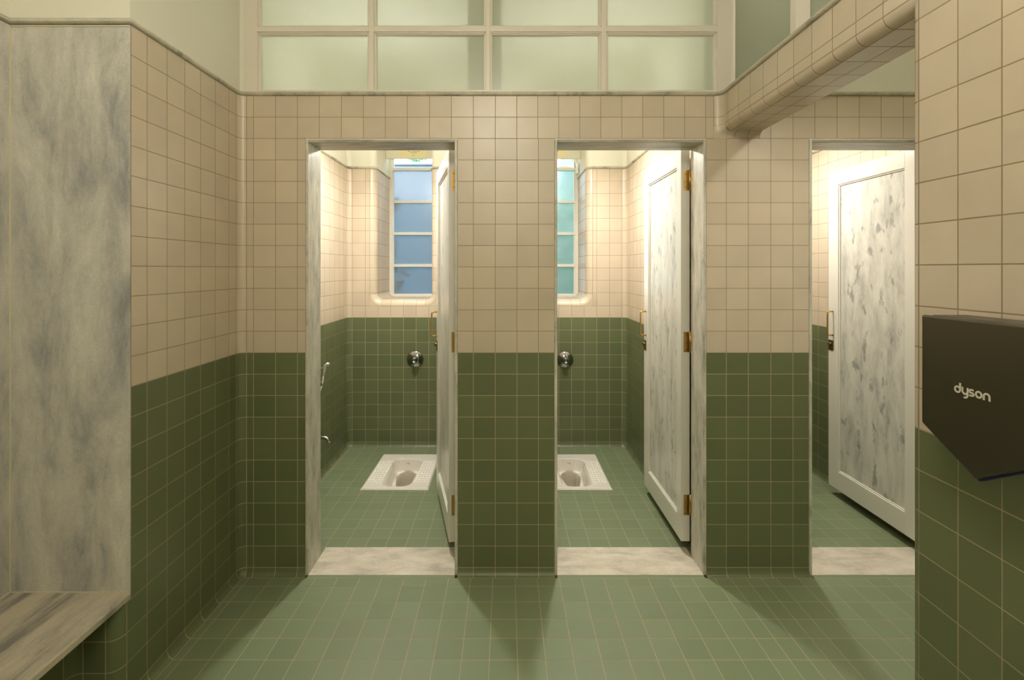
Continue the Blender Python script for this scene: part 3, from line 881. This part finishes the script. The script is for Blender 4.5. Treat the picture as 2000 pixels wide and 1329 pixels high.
m = MB(); m.tube([(.035, 0, .008), (.035, 0, .03)], .006, 10); m.tube([(.035, -.02, .032), (.035, .02, .032)], .005, 8); m.build('handle', CHROME, t)

# --- hand dryer on the near right wall
t = thing('hand_dryer', 'dark nickel hand dryer with pointed lower edge on the right wall', 'hand dryer', (XR, 1.0, 1.24))
yc, hwid = 1.000, .128
out = [(yc+hwid, 1.402), (yc-hwid, 1.402), (yc-hwid, 1.154), (yc, 1.077), (yc+hwid, 1.154)]
def inset(dy, dz): return [(yc+hwid-dy, 1.402-dz*0), (yc-hwid+dy, 1.402-dz*0), (yc-hwid+dy, 1.154+dz), (yc, 1.077+dz), (yc+hwid-dy, 1.154+dz)]
X0 = .958
f = lambda p, a: (a, p[0], p[1])
m = MB(); m.prism(out, X0, X0+.012, f); local(m, 'front_panel', NICKEL, t, bevel=.004)
m = MB(); m.prism([(yc+hwid-.003, 1.395), (yc-hwid+.003, 1.395), (yc-hwid+.003, 1.1495), (yc, 1.0725), (yc+hwid-.003, 1.1495)], X0+.0105, X0+.020, f); local(m, 'air_slot', BLUE, t, 'deep blue strip along the pointed edge')
m = MB(); m.prism(inset(.002, .028), X0+.0195, XR-.002, f); local(m, 'body', NICKELB, t, bevel=.004)
m = MB(); sw = .25; r = .5-sw/2
W = .0156
def lf(a, b, th): return (X0-.0001-th, 1.0444-a*W, 1.2445+b*W)
x = r+sw/2
stroke(m, arc2(x, .5, r, 0, 360, 28), sw, lf, .0006); stroke(m, [(x+r, .45), (x+r, 1.42)], sw, lf, .0008)
x = 1.08+sw/2
stroke(m, [(x, 1.0), (x, .5)]+arc2(x+r, .5, r, 180, 360, 14)[1:]+[(x+2*r, 1.0)], sw, lf, .0006)
stroke(m, [(x+2*r, .55), (x+2*r, .02)]+arc2(x+r, .02, r, 0, -115, 12)[1:], sw*.95, lf, .0008)
x = 2.13; rs = .5*(.5-sw*.25); cx = x+.36
stroke(m, [(cx+.30, .885), (cx-.08, .885)]+arc2(cx-.08, .885-.1925, .1925, 90, 270, 10)[1:]+[(cx+.10, .5)]+arc2(cx+.10, .5-.1875, .1875, 90, -90, 10)[1:]+[(cx-.30, .125)], sw*.92, lf, .0006)
x = 2.97+r+sw/2
stroke(m, arc2(x, .5, r, 0, 360, 28), sw, lf, .0006)
x = 4.02+sw/2
stroke(m, [(x, 0), (x, .5)]+arc2(x+r, .5, r, 180, 0, 14)[1:]+[(x+2*r, 0)], sw, lf, .0006)
local(m, 'lettering', LOGO, t, 'pale raised lettering')

# --- outside the windows
m = MB(); m.box((-3.5, 6.0, -.3), (-.05, 6.2, 2.34), 1); m.box((-3.5, 6.0, 2.34), (-.05, 6.2, 2.775)); m.box((-3.5, 5.95, 2.783), (-.05, 6.24, 2.814)); m.box((-3.5, 6.02, 2.77), (-.05, 6.19, 2.79))
tag(m.build('parapet', [STONE, STONED], bevel=.01), 'blue grey stone parapet seen through the gap over the left window', 'parapet wall', kind='structure')
def plant(name, lab, loc, n, h, spread, big, seed, low=.45):
    rnd = random.Random(seed)
    t = thing(name, lab, 'plant', loc)
    s = MB(); lm = MB()
    for k in range(n):
        a = rnd.uniform(0, 2*PI); tip = Vector((math.cos(a)*spread*rnd.uniform(.2, 1), math.sin(a)*spread*.5*rnd.uniform(.2, 1), h*rnd.uniform(.55, 1)))
        s.tube([(0, 0, 0), tip*.5+Vector((0, 0, .05)), tip], [.008, .006, .003], 6)
        for q in range(7):
            b = tip*rnd.uniform(low, 1); d = Vector((rnd.uniform(-1, 1), rnd.uniform(-1, .4), rnd.uniform(-.2, 1))).normalized()
            L = big*rnd.uniform(.6, 1.2); w = L*.22; sd = d.cross(Vector((0, 1, .2))).normalized(); up = Vector((0, 0, .12*L))
            i = lm.add([b, b+d*L*.4+sd*w+up, b+d*L+up*.2, b+d*L*.4-sd*w+up, b+d*L*.4-up*.2])
            lm.face((i, i+1, i+4)); lm.face((i+1, i+2, i+4)); lm.face((i+2, i+3, i+4)); lm.face((i+3, i, i+4))
    s.build('stem', STEM, t); lm.build('leaves', LEAF, t)
plant('garden_shrub', 'leafy green sprig on the parapet glimpsed over the left stall window', (-1.10, 6.08, 2.814), 12, .085, .13, .055, 3, .1)
m = MB(); m.prism([(0.0, -.3), (3.2, -.3), (3.2, 3.6), (.9, 3.6), (.675, 2.78), (.35, 1.6)], 6.2, 6.5, lambda p, a: (p[0], a, p[1]))
tag(m.build('green_gable', ROOFG), 'green sloping roof edge seen over the middle stall window', 'building', kind='structure')
plant('climbing_plant', 'dark plant blurred behind the upper panes of the left window', (-1.12, 4.93, -.3), 9, 2.62, .06, .17, 9)
for o_ in [x for x in bpy.data.objects if x.parent and x.parent.name == 'climbing_plant']: o_.data.materials[0] = DARKLEAF if o_.name.startswith('leaves') else STEM
plant('garden_bush', 'green bush outside the middle stall window', (.75, 5.5, -.3), 30, 2.85, .35, .2, 5)
m = MB(); m.box((-6, 4.8, -.45), (6, 12, -.3)); tag(m.build('ground_outside', STONE), 'grey paving outside the rear windows', 'ground', kind='structure')

# --- lamps (all above the frame of the photo)
def lamp(name, lab, x, y, z, r, flat, col, strength, group, added_baffle=None):
    t = thing(name, lab, 'lamp', (x, y, CEIL), group=group)
    if name == 'shaded_lamp':
        m = MB(); q = z-CEIL
        m.lathe([(.098, q+.034), (.101, q+.034), (.101, q-.034), (.098, q-.034), (.098, q+.034)], lambda a, b, h: (a, b, h), 28); m.build('added_shade', WHITEP, t)  # drum ring added to keep the lamp's light off the header tiles
    elif added_baffle:
        R_, h_ = added_baffle; q = z-CEIL-h_; m = MB()
        m.lathe([(0, q-.012), (R_*.6, q-.010), (R_, q+.004), (R_, q+.007), (R_*.6, q-.004), (0, q-.006)], lambda a, b, h: (a, b, h), 28)
        for k in range(3): a = 2*PI*k/3; m.tube([(R_*.97*math.cos(a), R_*.97*math.sin(a), q), (R_*.9*math.cos(a), R_*.9*math.sin(a), q+h_+.05), (.02*math.cos(a), .02*math.sin(a), -.02)], .002, 6)
        m.build('added_baffle', WHITEP, t)  # unseen tray added under the globe to keep its light off the floor
    elif flat < 1:
        m = MB(); m.lathe([(0, z-CEIL+.016), (.050, z-CEIL+.014), (.052, z-CEIL+.009), (0, z-CEIL+.0085)], lambda a, b, h: (a, b, h), 24); m.build('cap', WHITEP, t)  # unseen cap added to cut the light going up to the ceiling
    m = MB(); m.lathe([(.0, 0), (.05, -.001), (.05, -.018), (.012, -.03)], lambda a, b, h: (a, b, h), 20); m.build('canopy', WHITEP, t)
    m = MB(); m.tube([(0, 0, -.02), (0, 0, z-CEIL+r*flat-.004)], .005, 8); m.build('cord', DARKP, t)
    m = MB(); m.lathe([(r*math.sin(PI*k/12), -r*flat*math.cos(PI*k/12)) for k in range(13)], lambda a, b, h: (a, b, h+z-CEIL), 20)  # stall bowls flattened to send more light down than sideways
    m.build('bowl' if flat < 1 else 'globe', emit(name+'_glow', col, strength), t)
    return t
SW = (1, 1, .95); MW = (1, .95, .83)
lamp('stall_lamp', 'small opal bowl lamp hanging in the left stall', -.76, 3.35, 2.43, .065, .10, SW, 640, 'stall lamps')
lamp('stall_lamp', 'small opal bowl lamp hanging in the middle stall', .495, 3.35, 2.43, .065, .10, SW, 640, 'stall lamps')
lamp('stall_lamp', 'small opal bowl lamp hanging in the right stall', 1.70, 3.35, 2.43, .065, .10, SW, 500, 'stall lamps')
lamp('room_lamp', 'large globe lamp hanging behind the viewer', -.1, .35, 2.80, .14, 1, MW, 56, 'room lamps', (.13, .17))
lamp('room_lamp', 'globe lamp hanging low near the plain wall behind the viewer', .1, -.9, 2.32, .14, 1, MW, 42, 'room lamps', (.18, .16))
lamp('shaded_lamp', 'lamp with added white drum shade over the space beyond the beam', 1.58, 1.55, 2.51, .08, .15, MW, 165, 'room lamps')

# --- daylight
w = bpy.data.worlds.new('sky'); scene.world = w; w.use_nodes = True
bg = w.node_tree.nodes['Background']; bg.inputs[0].default_value = (.88, .94, 1, 1); bg.inputs[1].default_value = 6.4

# --- camera
cam = bpy.data.cameras.new('camera'); co = bpy.data.objects.new('camera', cam); C.objects.link(co)
co.location = (0, 0, 1.507); co.rotation_euler = (PI/2, 0, 0)
cam.sensor_fit = 'HORIZONTAL'; cam.sensor_width = 36; cam.lens = 955/2000*36
cam.shift_x = 12/2000; cam.shift_y = -(664.5-526)/2000
cam.clip_start = .05
scene.camera = co
vs = scene.view_settings
scene.display_settings.display_device = 'sRGB'
vs.view_transform = 'Standard'; vs.look = 'None'; vs.gamma = 1; vs.exposure = 0
vs.use_curve_mapping = False
scene.cycles.max_bounces = 10; scene.cycles.diffuse_bounces = 6; scene.cycles.transmission_bounces = 8
scene.cycles.use_denoising = True
scene.cycles.sample_clamp_indirect = 6
scene.cycles.caustics_reflective = False
